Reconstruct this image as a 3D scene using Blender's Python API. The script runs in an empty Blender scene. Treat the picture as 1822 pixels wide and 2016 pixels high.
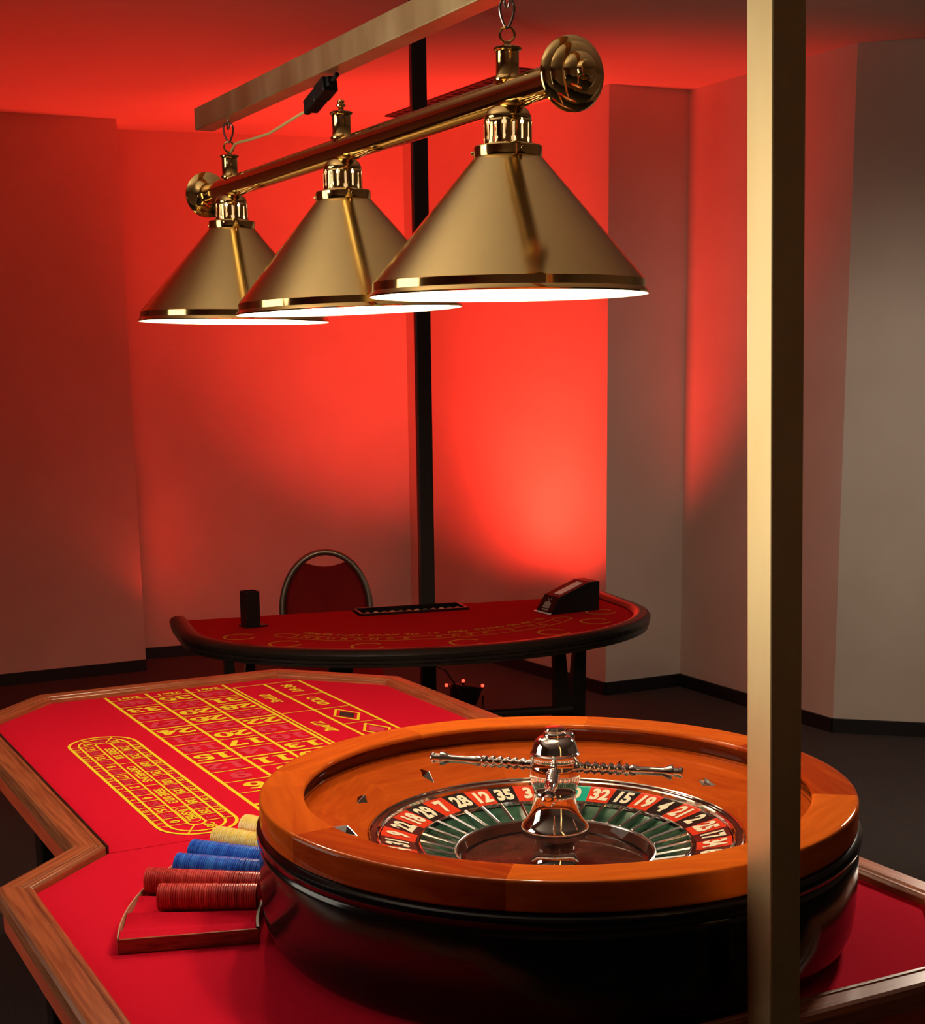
import bpy, bmesh, math, random
from mathutils import Vector, Matrix, Quaternion
random.seed(7)
S = bpy.context.scene
COL = S.collection
PI = math.pi

# ------------------------------------------------------------------ camera
F_PX, PX, PY, PITCH, ROLL, CAM_Z = 2959.8, 886.96, 1308.18, 0.196015, -0.014316, 1.5328
cam_d = bpy.data.cameras.new('camera')
cam = bpy.data.objects.new('camera', cam_d); COL.objects.link(cam)
cam_d.sensor_fit = 'HORIZONTAL'; cam_d.sensor_width = 36.0
cam_d.lens = F_PX / 1822 * 36.0
cam_d.shift_x = (911 - PX) / 1822
cam_d.shift_y = (PY - 1008) / 1822
cam_d.clip_start = 0.05; cam_d.clip_end = 60
fw = Vector((0, math.cos(PITCH), -math.sin(PITCH))); up0 = Vector((0, math.sin(PITCH), math.cos(PITCH))); rt0 = Vector((1, 0, 0))
rt = rt0 * math.cos(ROLL) + up0 * math.sin(ROLL); up = -rt0 * math.sin(ROLL) + up0 * math.cos(ROLL)
M = Matrix((rt, up, -fw)).transposed().to_4x4(); M.translation = Vector((0, 0, CAM_Z)); cam.matrix_world = M
S.camera = cam

# ------------------------------------------------------------------ world, exposure, room and fill lights
w = bpy.data.worlds.new('world'); S.world = w; w.use_nodes = True
w.node_tree.nodes['Background'].inputs[0].default_value = (0.02, 0.018, 0.016, 1)
w.node_tree.nodes['Background'].inputs[1].default_value = 0.2
S.view_settings.view_transform = 'Standard'; S.view_settings.look = 'None'
S.view_settings.gamma = 1.0; S.view_settings.use_curve_mapping = False
S.view_settings.exposure = 0.0
try:
    S.cycles.max_bounces = 10; S.cycles.sample_clamp_indirect = 4.0
except Exception: pass

def light(kind, name, loc, energy, color, aim=None, **kw):
    d = bpy.data.lights.new(name, kind); d.energy = energy; d.color = color
    for k, v in kw.items(): setattr(d, k, v)
    o = bpy.data.objects.new(name, d); COL.objects.link(o); o.location = loc
    if aim is not None:
        o.rotation_euler = (Vector(aim) - Vector(loc)).to_track_quat('-Z', 'Y').to_euler()
    return o

# unseen fill spot added left of the table: warm light thrown on the ceiling
light('SPOT', 'ceiling_fill', (-1.15, 2.0, 1.85), 55, (1.0, 0.94, 0.80), aim=(-0.35, 2.35, 2.73), spot_size=math.radians(110), spot_blend=0.9, shadow_soft_size=0.10)
# area fill light added on the left, out of the picture
light('AREA', 'left_fill', (-2.1, 2.15, 1.45), 16, (1.0, 0.92, 0.74), aim=(0.4, 1.7, 1.5), shape='RECTANGLE', size=1.0, size_y=1.5)
# two lights on the right, out of the picture: a lamp washing the right wall, a fill spot added for the end of the roulette table
light('SPOT', 'right_wall_lamp', (1.68, 4.45, 1.50), 24, (1.0, 0.86, 0.70), aim=(1.80, 5.2, 0.85), spot_size=math.radians(140), spot_blend=0.6, shadow_soft_size=0.13)
light('SPOT', 'right_table_fill', (1.42, 3.62, 1.70), 120, (1.0, 0.84, 0.66), aim=(0.72, 1.98, 0.77), spot_size=math.radians(50), spot_blend=0.8, shadow_soft_size=0.12)
# red floor spot behind the card table (two heads in one can) and one behind the left wall block
RED = (1.0, 0.035, 0.02)
def aimed(p, az, el): a, e = math.radians(az), math.radians(el); return (p[0] + math.cos(a) * math.cos(e), p[1] + math.sin(a) * math.cos(e), p[2] + math.sin(e))
PA = (0.063, 6.66, 0.17)
light('SPOT', 'red_spot', PA, 270, RED, aim=aimed(PA, 60, 66), spot_size=math.radians(90), spot_blend=1.0, shadow_soft_size=0.07)
light('SPOT', 'red_spot', PA, 230, RED, aim=aimed(PA, 95, 53), spot_size=math.radians(84), spot_blend=0.9, shadow_soft_size=0.07)
PB = (-1.36, 7.80, 0.17)
light('SPOT', 'red_spot', PB, 220, RED, aim=(-1.9, 6.5, 2.73), spot_size=math.radians(80), spot_blend=0.9, shadow_soft_size=0.05)

# ------------------------------------------------------------------ table frame of reference
ANG = 0.47467
UX = Vector((math.cos(ANG), math.sin(ANG), 0)); VX = Vector((math.sin(ANG), -math.cos(ANG), 0)); G0 = Vector((-0.8102, 3.4906, 0))
def T(a, b, z=0.0): return G0 + UX * a + VX * b + Vector((0, 0, z))
FZ = 0.76           # felt height
TROT = math.atan2(UX.y, UX.x)

# ------------------------------------------------------------------ materials
def newmat(name):
    m = bpy.data.materials.new(name); m.use_nodes = True
    return m, m.node_tree, m.node_tree.nodes['Principled BSDF']
def plain(name, col, rough=0.5, metal=0.0, coat=0.0, spec=None, emit=None, estr=0.0):
    m, nt, b = newmat(name)
    b.inputs['Base Color'].default_value = (*col, 1); b.inputs['Roughness'].default_value = rough; b.inputs['Metallic'].default_value = metal
    if coat: b.inputs['Coat Weight'].default_value = coat; b.inputs['Coat Roughness'].default_value = 0.06
    if spec is not None: b.inputs['Specular IOR Level'].default_value = spec
    if emit: b.inputs['Emission Color'].default_value = (*emit, 1); b.inputs['Emission Strength'].default_value = estr
    return m
def noisy(name, c1, c2, scale, rough=0.8, bump=0.0, metal=0.0, detail=3.0, spec=0.3, stretch=None, rough2=None, bscale=None):
    m, nt, b = newmat(name)
    N = nt.nodes; L = nt.links
    tc = N.new('ShaderNodeTexCoord'); mp = N.new('ShaderNodeMapping'); L.new(tc.outputs['Object'], mp.inputs['Vector'])
    if stretch: mp.inputs['Scale'].default_value = stretch
    nz = N.new('ShaderNodeTexNoise'); nz.inputs['Scale'].default_value = scale; nz.inputs['Detail'].default_value = detail
    L.new(mp.outputs[0], nz.inputs['Vector'])
    cr = N.new('ShaderNodeValToRGB'); cr.color_ramp.elements[0].color = (*c1, 1); cr.color_ramp.elements[1].color = (*c2, 1)
    cr.color_ramp.elements[0].position = 0.3; cr.color_ramp.elements[1].position = 0.7
    L.new(nz.outputs['Fac'], cr.inputs[0]); L.new(cr.outputs[0], b.inputs['Base Color'])
    b.inputs['Roughness'].default_value = rough; b.inputs['Metallic'].default_value = metal; b.inputs['Specular IOR Level'].default_value = spec
    if rough2 is not None:
        mr = N.new('ShaderNodeMapRange'); mr.inputs['To Min'].default_value = rough; mr.inputs['To Max'].default_value = rough2
        L.new(nz.outputs['Fac'], mr.inputs['Value']); L.new(mr.outputs[0], b.inputs['Roughness'])
    if bump:
        bp = N.new('ShaderNodeBump'); bp.inputs['Strength'].default_value = bump; bp.inputs['Distance'].default_value = 0.002
        if bscale:
            n2 = N.new('ShaderNodeTexNoise'); n2.inputs['Scale'].default_value = bscale; L.new(tc.outputs['Object'], n2.inputs['Vector']); L.new(n2.outputs['Fac'], bp.inputs['Height'])
        else: L.new(nz.outputs['Fac'], bp.inputs['Height'])
        L.new(bp.outputs[0], b.inputs['Normal'])
    return m
def ring_wood(name, c1, c2, segs, rough=0.05, tint=0.35, phase=0.0, coat=0.35):
    """veneer laid in sectors round the wheel, grain running along each sector"""
    m, nt, b = newmat(name); N = nt.nodes; L = nt.links
    def math_(op, a, c=None):
        n = N.new('ShaderNodeMath'); n.operation = op
        for i, v in enumerate((a, c)):
            if v is None: continue
            if isinstance(v, (int, float)): n.inputs[i].default_value = v
            else: L.new(v, n.inputs[i])
        return n.outputs[0]
    tc = N.new('ShaderNodeTexCoord'); sp = N.new('ShaderNodeSeparateXYZ'); L.new(tc.outputs['Object'], sp.inputs[0])
    x, y, z = sp.outputs
    ang = math_('ARCTAN2', y, x); a2 = math_('ADD', math_('DIVIDE', ang, 2 * PI), 0.5 + phase)
    a3 = math_('MULTIPLY', a2, segs); fl = math_('FLOOR', a3); fr = math_('FRACT', a3)
    r = math_('SQRT', math_('ADD', math_('MULTIPLY', x, x), math_('MULTIPLY', y, y)))
    wn = N.new('ShaderNodeTexWhiteNoise'); wn.noise_dimensions = '1D'; L.new(fl, wn.inputs['W'])
    cb = N.new('ShaderNodeCombineXYZ'); L.new(math_('ADD', math_('MULTIPLY', fr, 1.5), math_('MULTIPLY', wn.outputs['Value'], 9.0)), cb.inputs[0])
    # straight grain: rotate chord coordinate a little by using r*cos(local angle)
    la = math_('MULTIPLY', math_('SUBTRACT', fr, 0.5), 2 * PI / segs)
    L.new(math_('MULTIPLY', math_('MULTIPLY', r, math_('COSINE', la)), 45.0), cb.inputs[1]); L.new(math_('MULTIPLY', z, 40.0), cb.inputs[2])
    nz = N.new('ShaderNodeTexNoise'); nz.inputs['Scale'].default_value = 1.6; nz.inputs['Detail'].default_value = 5; nz.inputs['Distortion'].default_value = 0.4
    L.new(cb.outputs[0], nz.inputs['Vector'])
    cr = N.new('ShaderNodeValToRGB'); cr.color_ramp.elements[0].color = (*c1, 1); cr.color_ramp.elements[1].color = (*c2, 1)
    cr.color_ramp.elements[0].position = 0.25; cr.color_ramp.elements[1].position = 0.75
    f = math_('ADD', math_('MULTIPLY', nz.outputs['Fac'], 1.0 - tint), math_('MULTIPLY', wn.outputs['Value'], tint))
    L.new(f, cr.inputs[0]); L.new(cr.outputs[0], b.inputs['Base Color'])
    b.inputs['Roughness'].default_value = 0.5; b.inputs['Specular IOR Level'].default_value = 0.0; b.inputs['Coat Weight'].default_value = coat; b.inputs['Coat Roughness'].default_value = rough
    return m

M_WALL = noisy('wall_paint', (0.66, 0.56, 0.47), (0.72, 0.62, 0.53), 3.0, rough=0.9, bump=0.15, bscale=260)
M_CEIL = noisy('ceiling_paint', (0.66, 0.58, 0.50), (0.70, 0.62, 0.54), 2.0, rough=0.95)
M_CARPET = noisy('carpet', (0.022, 0.022, 0.021), (0.105, 0.103, 0.098), 420, rough=1.0, bump=0.6, spec=0.05)
M_SKIRT = plain('black_skirting', (0.008, 0.007, 0.008), 0.5)
M_FELT = noisy('red_felt', (0.56, 0.007, 0.026), (0.64, 0.010, 0.036), 700, rough=1.0, bump=0.25, spec=0.02)
M_FELT2 = noisy('dark_red_felt', (0.40, 0.006, 0.008), (0.46, 0.010, 0.012), 600, rough=1.0, spec=0.05)
M_YEL = plain('yellow_print', (0.95, 0.72, 0.04), 0.9, spec=0.05)
M_REDNUM = plain('faded_red_print', (0.66, 0.055, 0.095), 0.9, spec=0.05)
M_BLKPRINT = plain('black_print', (0.03, 0.012, 0.012), 0.9, spec=0.05)
M_GOLD = plain('gold_print', (0.62, 0.27, 0.03), 0.9, spec=0.05)
M_RAIL = noisy('rail_mahogany', (0.20, 0.050, 0.020), (0.40, 0.120, 0.046), 6.0, rough=0.27, stretch=(1.2, 26, 26), detail=6, spec=0.5)
M_APRON = noisy('apron_mahogany', (0.42, 0.050, 0.020), (0.56, 0.080, 0.030), 5.0, rough=0.4, stretch=(1.2, 14, 14), detail=5)
M_RIM = ring_wood('rim_mahogany', (0.26, 0.030, 0.005), (0.60, 0.125, 0.012), 8, tint=0.5, phase=0.033)
M_TRACK = ring_wood('track_mahogany', (0.28, 0.034, 0.005), (0.48, 0.085, 0.009), 8, tint=0.25, phase=0.09)
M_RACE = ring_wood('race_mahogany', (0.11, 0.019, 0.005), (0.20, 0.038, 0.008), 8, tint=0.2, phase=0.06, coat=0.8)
M_HUB = ring_wood('hub_mahogany', (0.028, 0.010, 0.008), (0.062, 0.017, 0.012), 8, tint=0.3, phase=0.02)
M_BLACKLAC = plain('black_lacquer', (0.005, 0.004, 0.005), 0.14, spec=0.35)
M_CHROME = plain('chrome', (0.92, 0.90, 0.88), 0.06, metal=1.0)
M_STEELRING = plain('brushed_steel', (0.62, 0.58, 0.56), 0.22, metal=1.0)
M_WRED = plain('wheel_red', (0.72, 0.045, 0.012), 0.25, coat=0.3)
M_WBLACK = plain('wheel_black', (0.008, 0.006, 0.006), 0.25, coat=0.3)
M_WGREEN = plain('wheel_green', (0.0, 0.36, 0.27), 0.25, coat=0.3)
M_WNUM = plain('wheel_numeral_cream', (0.92, 0.86, 0.66), 0.4)
M_POCKET = noisy('pocket_green', (0.008, 0.035, 0.022), (0.03, 0.09, 0.055), 60, rough=0.25)
M_BRASS = noisy('satin_brass', (0.80, 0.60, 0.27), (0.82, 0.62, 0.28), 40, rough=0.15, metal=1.0, rough2=0.19)
M_BRASSP = plain('polished_brass', (0.86, 0.60, 0.24), 0.09, metal=1.0)
M_BRASST = noisy('tube_brass', (0.74, 0.54, 0.26), (0.86, 0.66, 0.36), 14, rough=0.34, metal=1.0, stretch=(1, 1, 0.35), rough2=0.46)
M_SHADEIN = plain('white_enamel', (0.88, 0.85, 0.78), 0.5)
M_BULB = plain('lit_bulb', (1, 0.9, 0.7), 0.5, emit=(1.0, 0.78, 0.50), estr=300)
M_BLACKMETAL = plain('black_metal', (0.005, 0.0045, 0.005), 0.45, metal=0.0)
M_BLACKPL = plain('black_plastic', (0.005, 0.0045, 0.0045), 0.42, spec=0.3)
M_DARKWIRE = plain('dark_steel', (0.30, 0.24, 0.22), 0.3, metal=1.0)
M_CORD = plain('ivory_cord', (0.62, 0.42, 0.16), 0.5)
M_LEATHER = noisy('brown_leather', (0.010, 0.007, 0.006), (0.018, 0.012, 0.010), 90, rough=0.30, bump=0.2)
M_BLKWOOD = plain('black_wood', (0.010, 0.008, 0.008), 0.22, coat=0.2)
M_WHITE = plain('white_card', (0.80, 0.76, 0.72), 0.6)
M_ACRYL = plain('clear_edge', (0.75, 0.78, 0.76), 0.15)
M_EDGE = plain('worn_wood_edge', (0.50, 0.34, 0.22), 0.4)
M_LOGO = plain('silver_print', (0.35, 0.38, 0.35), 0.4)
M_CHAIRRED = noisy('chair_red_fabric', (0.20, 0.010, 0.010), (0.27, 0.016, 0.014), 300, rough=1.0, bump=0.3, spec=0.05)
M_CHAIRFRAME = plain('bronze_tube', (0.26, 0.21, 0.17), 0.35, metal=0.8)
M_LED = plain('red_led', (0.5, 0.0, 0.0), 0.4, emit=(1.0, 0.03, 0.015), estr=6)
M_VENT = plain('vent_dark_metal', (0.05, 0.035, 0.03), 0.6)
M_VENTSLOT = plain('vent_slot', (0.008, 0.006, 0.006), 0.8)
def chip_mat(name, c, c2):
    m, nt, b = newmat(name); N = nt.nodes; L = nt.links
    oi = N.new('ShaderNodeObjectInfo'); cr = N.new('ShaderNodeValToRGB')
    cr.color_ramp.elements[0].color = (*c, 1); cr.color_ramp.elements[1].color = (*c2, 1)
    L.new(oi.outputs['Random'], cr.inputs[0]); L.new(cr.outputs[0], b.inputs['Base Color']); b.inputs['Roughness'].default_value = 0.26; b.inputs['Specular IOR Level'].default_value = 0.7
    return m
M_CHIP = {'red': chip_mat('chip_red', (0.44, 0.014, 0.014), (0.64, 0.05, 0.045)),
          'blue': chip_mat('chip_blue', (0.006, 0.07, 0.55), (0.03, 0.19, 0.80)),
          'yellow': chip_mat('chip_yellow', (0.97, 0.72, 0.14), (0.98, 0.84, 0.32))}

# ------------------------------------------------------------------ mesh helpers
class MB:
    def __init__(s): s.v = []; s.f = []; s.m = []; s.sm = []
    def add(s, vs, fs, mi=0, smooth=False):
        o = len(s.v); s.v += [tuple(x) for x in vs]
        for f in fs: s.f.append(tuple(i + o for i in f)); s.m.append(mi); s.sm.append(smooth)
    def box(s, c, size, R=None, mi=0):
        hx, hy, hz = [x / 2 for x in size]; c = Vector(c)
        vs = [Vector((sx * hx, sy * hy, sz * hz)) for sx in (-1, 1) for sy in (-1, 1) for sz in (-1, 1)]
        vs = [c + (R @ v if R else v) for v in vs]
        s.add(vs, [(0, 1, 3, 2), (4, 6, 7, 5), (0, 4, 5, 1), (2, 3, 7, 6), (0, 2, 6, 4), (1, 5, 7, 3)], mi)
    def lathe(s, prof, c=(0, 0, 0), axis=(0, 0, 1), n=64, mi=0, smooth=True, a0=0.0, a1=2 * PI, mats=None):
        c = Vector(c); q = Vector((0, 0, 1)).rotation_difference(Vector(axis).normalized())
        full = abs(a1 - a0 - 2 * PI) < 1e-6; m = n if full else n + 1
        vs = []
        for (r, z) in prof:
            for k in range(m):
                a = a0 + (a1 - a0) * k / n
                vs.append(c + q @ Vector((r * math.cos(a), r * math.sin(a), z)))
        base = len(s.v); s.v += [tuple(x) for x in vs]
        for i in range(len(prof) - 1):
            mm = mats[i] if mats else mi
            for k in range(n):
                k2 = (k + 1) % m if full else k + 1
                s.f.append((base + i * m + k, base + i * m + k2, base + (i + 1) * m + k2, base + (i + 1) * m + k)); s.m.append(mm); s.sm.append(smooth)
    def disc(s, r, z, c=(0, 0, 0), axis=(0, 0, 1), n=32, mi=0, flip=False):
        c = Vector(c); q = Vector((0, 0, 1)).rotation_difference(Vector(axis).normalized())
        vs = [c + q @ Vector((r * math.cos(2 * PI * k / n), r * math.sin(2 * PI * k / n), z)) for k in range(n)]
        s.add(vs, [tuple(range(n))[::-1] if flip else tuple(range(n))], mi)
    def tube(s, pts, r, n=10, closed=False, mi=0, caps=True, rads=None, sq=False):
        pts = [Vector(p) for p in pts]; N = len(pts); rings = []
        prev = None
        for i, p in enumerate(pts):
            if closed: t = pts[(i + 1) % N] - pts[i - 1]
            else: t = pts[min(i + 1, N - 1)] - pts[max(i - 1, 0)]
            t.normalize()
            if prev is None:
                u = t.cross(Vector((0, 0, 1)));
                if u.length < 1e-3: u = t.cross(Vector((1, 0, 0)))
                u.normalize()
            else:
                u = prev - t * prev.dot(t); u.normalize()
            prev = u; v = t.cross(u); rr = rads[i] if rads else r
            rings.append([p + (u * math.cos(2 * PI * k / n) + v * math.sin(2 * PI * k / n)) * rr for k in range(n)])
        vs = [x for rg in rings for x in rg]; fs = []
        for i in range(N if closed else N - 1):
            j = (i + 1) % N
            for k in range(n): fs.append((i * n + k, i * n + (k + 1) % n, j * n + (k + 1) % n, j * n + k))
        s.add(vs, fs, mi, True)
        if caps and not closed:
            s.add(rings[0], [tuple(range(n))[::-1]], mi); s.add(rings[-1], [tuple(range(n))], mi)
    def prism(s, poly, z0, z1, mi=0, top=None, bottom=True):
        n = len(poly); vs = [(p[0], p[1], z0) for p in poly] + [(p[0], p[1], z1) for p in poly]
        s.add(vs, [(i, (i + 1) % n, n + (i + 1) % n, n + i) for i in range(n)], mi)
        s.add(vs[n:], [tuple(range(n))], mi if top is None else top)
        if bottom: s.add(vs[:n], [tuple(range(n))[::-1]], mi)
    def sharpen(s, bm):
        for e in bm.edges:
            if len(e.link_faces) == 2 and e.calc_face_angle(0) > math.radians(38): e.smooth = False
    def build(s, name, mats, parent=None, loc=None, rotz=None, bevel=0.0, bseg=2, label=None, normals=True):
        me = bpy.data.meshes.new(name); me.from_pydata(s.v, [], s.f)
        if not isinstance(mats, (list, tuple)): mats = [mats]
        for m in mats: me.materials.append(m)
        for p, mi, sm in zip(me.polygons, s.m, s.sm): p.material_index = mi; p.use_smooth = sm
        if normals:
            bm = bmesh.new(); bm.from_mesh(me); bmesh.ops.recalc_face_normals(bm, faces=bm.faces); s.sharpen(bm); bm.to_mesh(me); bm.free()
        me.update()
        o = bpy.data.objects.new(name, me); COL.objects.link(o)
        if parent: o.parent = parent
        if loc is not None: o.location = loc
        if rotz is not None: o.rotation_euler = (0, 0, rotz)
        if bevel:
            md = o.modifiers.new('bevel', 'BEVEL'); md.width = bevel; md.segments = bseg; md.limit_method = 'ANGLE'; md.angle_limit = math.radians(40)
        if label: o['label'] = label
        return o
def thing(name, label, cat, loc=(0, 0, 0), rotz=0.0, group=None):
    o = bpy.data.objects.new(name, None); COL.objects.link(o); o.location = loc; o.rotation_euler = (0, 0, rotz); o.empty_display_size = 0.1
    return tag(o, label, cat, group)
def tag(o, label, cat, group=None):
    o['label'] = label; o['category'] = cat
    if group: o['group'] = group
    return o
def copy_thing(root, loc, rot=None):
    r = root.copy(); COL.objects.link(r); r.location = loc
    if rot is not None: r.rotation_euler = rot
    for ch in root.children:
        c = ch.copy(); COL.objects.link(c); c.parent = r
        for g in ch.children:
            d = g.copy(); COL.objects.link(d); d.parent = c
    return r
def struct(mb, name, mats, **kw):
    o = mb.build(name, mats, **kw); o['kind'] = 'structure'; return o

# pen-drawn slab numerals -------------------------------------------------
def arc(cx, cy, rx, ry, a0, a1, n=14):
    return [(cx + rx * math.cos(math.radians(a0 + (a1 - a0) * i / n)), cy + ry * math.sin(math.radians(a0 + (a1 - a0) * i / n))) for i in range(n + 1)]
GLYPH = {
 '0': [arc(.5, .5, .38, .43, 0, 360, 24)],
 '1': [[(.5, .04), (.5, .96)], [(.22, .04), (.78, .04)], [(.24, .90), (.5, .96)]],
 '2': [arc(.48, .70, .34, .25, 170, -35) + [(.14, .06)], [(.14, .06), (.86, .06), (.88, .16)]],
 '3': [arc(.47, .72, .31, .23, 150, -90), arc(.47, .27, .37, .23, 90, -155)],
 '4': [[(.66, .05), (.66, .95)], [(.66, .95), (.10, .33)], [(.10, .33), (.92, .33)], [(.46, .05), (.86, .05)]],
 '5': [[(.22, .93), (.82, .93)], [(.22, .93), (.18, .52)], arc(.47, .31, .37, .26, 125, -155)],
 '6': [arc(.5, .32, .37, .27, 0, 360, 20), arc(.55, .52, .42, .43, 60, 185)],
 '7': [[(.12, .78), (.12, .93), (.90, .93)], [(.90, .93), (.40, .05)]],
 '8': [arc(.5, .73, .30, .22, 0, 360, 18), arc(.5, .28, .38, .24, 0, 360, 20)],
 '9': [arc(.5, .68, .37, .27, 0, 360, 20), arc(.45, .48, .42, .43, 240, 365)],
 '-': [[(.15, .5), (.85, .5)]], '/': [[(.2, .0), (.8, 1.0)]],
}
def hull(pts):
    pts = sorted(set((round(x, 6), round(y, 6)) for x, y in pts))
    def half(ps):
        h = []
        for p in ps:
            while len(h) >= 2 and (h[-1][0] - h[-2][0]) * (p[1] - h[-2][1]) - (h[-1][1] - h[-2][1]) * (p[0] - h[-2][0]) <= 1e-12: h.pop()
            h.append(p)
        return h
    a = half(pts); b = half(pts[::-1]); return a[:-1] + b[:-1]
def pen_text(txt, W, H, hx, hy, gap=0.12):
    """polygons of pen-drawn text centred on the origin; W x H per glyph"""
    n = len(txt); adv = W * (1 + gap); x0 = -(n * adv - W * gap) / 2; out = []
    for i, ch in enumerate(txt):
        for st in GLYPH.get(ch, []):
            P = [(x0 + i * adv + p[0] * W, (p[1] - .5) * H) for p in st]
            for a, b in zip(P[:-1], P[1:]):
                k = [(math.cos(PI / 4 + t * PI / 4) , math.sin(PI / 4 + t * PI / 4)) for t in range(8)]
                out.append(hull([(q[0] + c * hx, q[1] + s_ * hy) for q in (a, b) for c, s_ in k]))
    return out
def font_text(txt, size, offset=0.0, xs=1.0, shear=0.0):
    cu = bpy.data.curves.new('t', 'FONT'); cu.body = txt; cu.size = size; cu.offset = offset; cu.shear = shear
    cu.align_x = 'CENTER'; cu.align_y = 'CENTER'; cu.resolution_u = 3
    ob = bpy.data.objects.new('t', cu); COL.objects.link(ob)
    dg = bpy.context.evaluated_depsgraph_get(); dg.update()
    me = bpy.data.meshes.new_from_object(ob.evaluated_get(dg))
    vs = [(v.co.x * xs, v.co.y) for v in me.vertices]; fs = [tuple(p.vertices) for p in me.polygons]
    bpy.data.objects.remove(ob); bpy.data.curves.remove(cu); bpy.data.meshes.remove(me)
    return vs, fs

# ================================================================== ROOM
CH = 2.731
W_LEFT_A, W_LEFT_B = Vector((-1.583, 7.675)), Vector((-2.236, 7.335))
dl = (W_LEFT_B - W_LEFT_A).normalized()
P_far_left = W_LEFT_A + dl * 4.2
P_ret = Vector((-1.70, 8.35))
REC_L = Vector((-2.6, 7.66)); REC_C = Vector((-0.217, 8.506)); R1 = Vector((0.730, 6.927)); R2 = Vector((1.110, 7.115)); R3 = Vector((1.604, 6.140)); R4 = Vector((5.0, 5.20))
def wall(name, a, b, th=0.12, flip=1):
    d = (b - a).normalized(); n = Vector((-d.y, d.x)) * th * flip
    mb = MB(); mb.prism([a, b, b + n, a + n], 0, CH); return struct(mb, name, M_WALL)
def skirt(name, a, b, side=1, e0=0.0, e1=0.0):
    d = (b - a).normalized(); n = Vector((-d.y, d.x)) * 0.012 * side; a = a - d * e0; b = b + d * e1
    mb = MB(); mb.prism([a - n * 0, b, b + n, a + n], 0, 0.06); return struct(mb, name, M_SKIRT)
mb = MB(); mb.add([(-6, -3.2, 0), (5.2, -3.2, 0), (5.2, 9.2, 0), (-6, 9.2, 0)], [(0, 1, 2, 3)]); struct(mb, 'floor', M_CARPET)
mb = MB(); mb.add([(-6, -3.2, CH), (5.2, -3.2, CH), (5.2, 9.2, CH), (-6, 9.2, CH)], [(0, 3, 2, 1)]); struct(mb, 'ceiling', M_CEIL)
# left wall is a block whose end face hides from the camera
mb = MB(); nb = Vector((-dl.y, dl.x)); nb = nb if nb.y > 0 else -nb
mb.prism([W_LEFT_A, W_LEFT_A + Vector((-0.055, 0.24)), W_LEFT_A + dl * 4.2 + Vector((-0.055, 0.24)), P_far_left], 0, CH); struct(mb, 'wall_left', M_WALL)
wall('wall_back_left', Vector((-3.2, 8.506 - 0.355 * 2.983)), REC_C, flip=1)
wall('wall_back_right', REC_C, R1, flip=1)
wall('wall_pillar', R1, R2, flip=1)
wall('wall_right_side', R2, R3, flip=1)
wall('wall_right', R3, R4, flip=1)
wall('wall_east', Vector((5.0, 5.4)), Vector((5.0, -3.0)), flip=1)
wall('wall_front', Vector((5.0, -3.0)), Vector((-5.5, -3.0)), flip=1)
wall('wall_west', Vector((-5.5, -3.0)), Vector((-5.5, 6.2)), flip=1)
skirt('baseboard_left', W_LEFT_A, P_far_left, side=1, e0=0.0)
skirt('baseboard_back_left', Vector((-3.2, 8.506 - 0.355 * 2.983)), REC_C, side=-1)
skirt('baseboard_back_right', REC_C, R1, side=-1)
skirt('baseboard_pillar', R1, R2, side=-1)
skirt('baseboard_right_side', R2, R3, side=-1)
skirt('baseboard_right', R3, R4, side=-1)

# ================================================================== ROULETTE TABLE
FELT = [(-.303, .13), (-.125, -.058), (.445, -.058), (.645, .165), (.668, 1.955), (.523, 2.139), (-.300, 2.139), (-.452, 1.955), (-.452, 1.27), (-.303, 1.125)]
def offset_poly(poly, d):
    # positive d grows outward; orientation found from area
    n = len(poly); A = sum(poly[i][0] * poly[(i + 1) % n][1] - poly[(i + 1) % n][0] * poly[i][1] for i in range(n))
    sgn = 1 if A > 0 else -1; out = []
    for i in range(n):
        p0 = Vector(poly[i - 1]); p1 = Vector(poly[i]); p2 = Vector(poly[(i + 1) % n])
        d1 = (p1 - p0).normalized(); d2 = (p2 - p1).normalized()
        n1 = Vector((d1.y, -d1.x)) * sgn; n2 = Vector((d2.y, -d2.x)) * sgn
        m = (n1 + n2); m = m / (m.length_squared / 2) if m.length > 1e-6 else n1
        out.append(tuple(p1 + m * d))
    return out
# local frame: x = a (UX), y = -b  => a proper right-handed frame rotated by ANG
def tl(p, z=0.0): return (p[0], -p[1], z)
table = thing('roulette_table', 'red felt roulette table with mahogany rail and yellow number layout', 'table', T(0, 0, 0), ANG)
felt_l = [(p[0], -p[1]) for p in FELT]
SEAM = 1.128
far_half = [(-.303, .13), (-.125, -.058), (.445, -.058), (.645, .165), (.657, SEAM), (-.303, SEAM)]
near_half = [(-.303, SEAM + .0022), (.657, SEAM + .0022), (.668, 1.955), (.523, 2.139), (-.300, 2.139), (-.452, 1.955), (-.452, 1.27)]
parts_felt = []
for poly in (far_half, near_half):
    mb = MB(); P = [(p[0], -p[1]) for p in poly]; mb.prism(P, FZ - .012, FZ); parts_felt.append(mb.build('felt', M_FELT, table))
mb = MB(); mb.prism([(p[0], -p[1]) for p in offset_poly(FELT, .03)], FZ - .045, FZ - .013); mb.build('tabletop_board', M_BLKWOOD, table)
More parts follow.
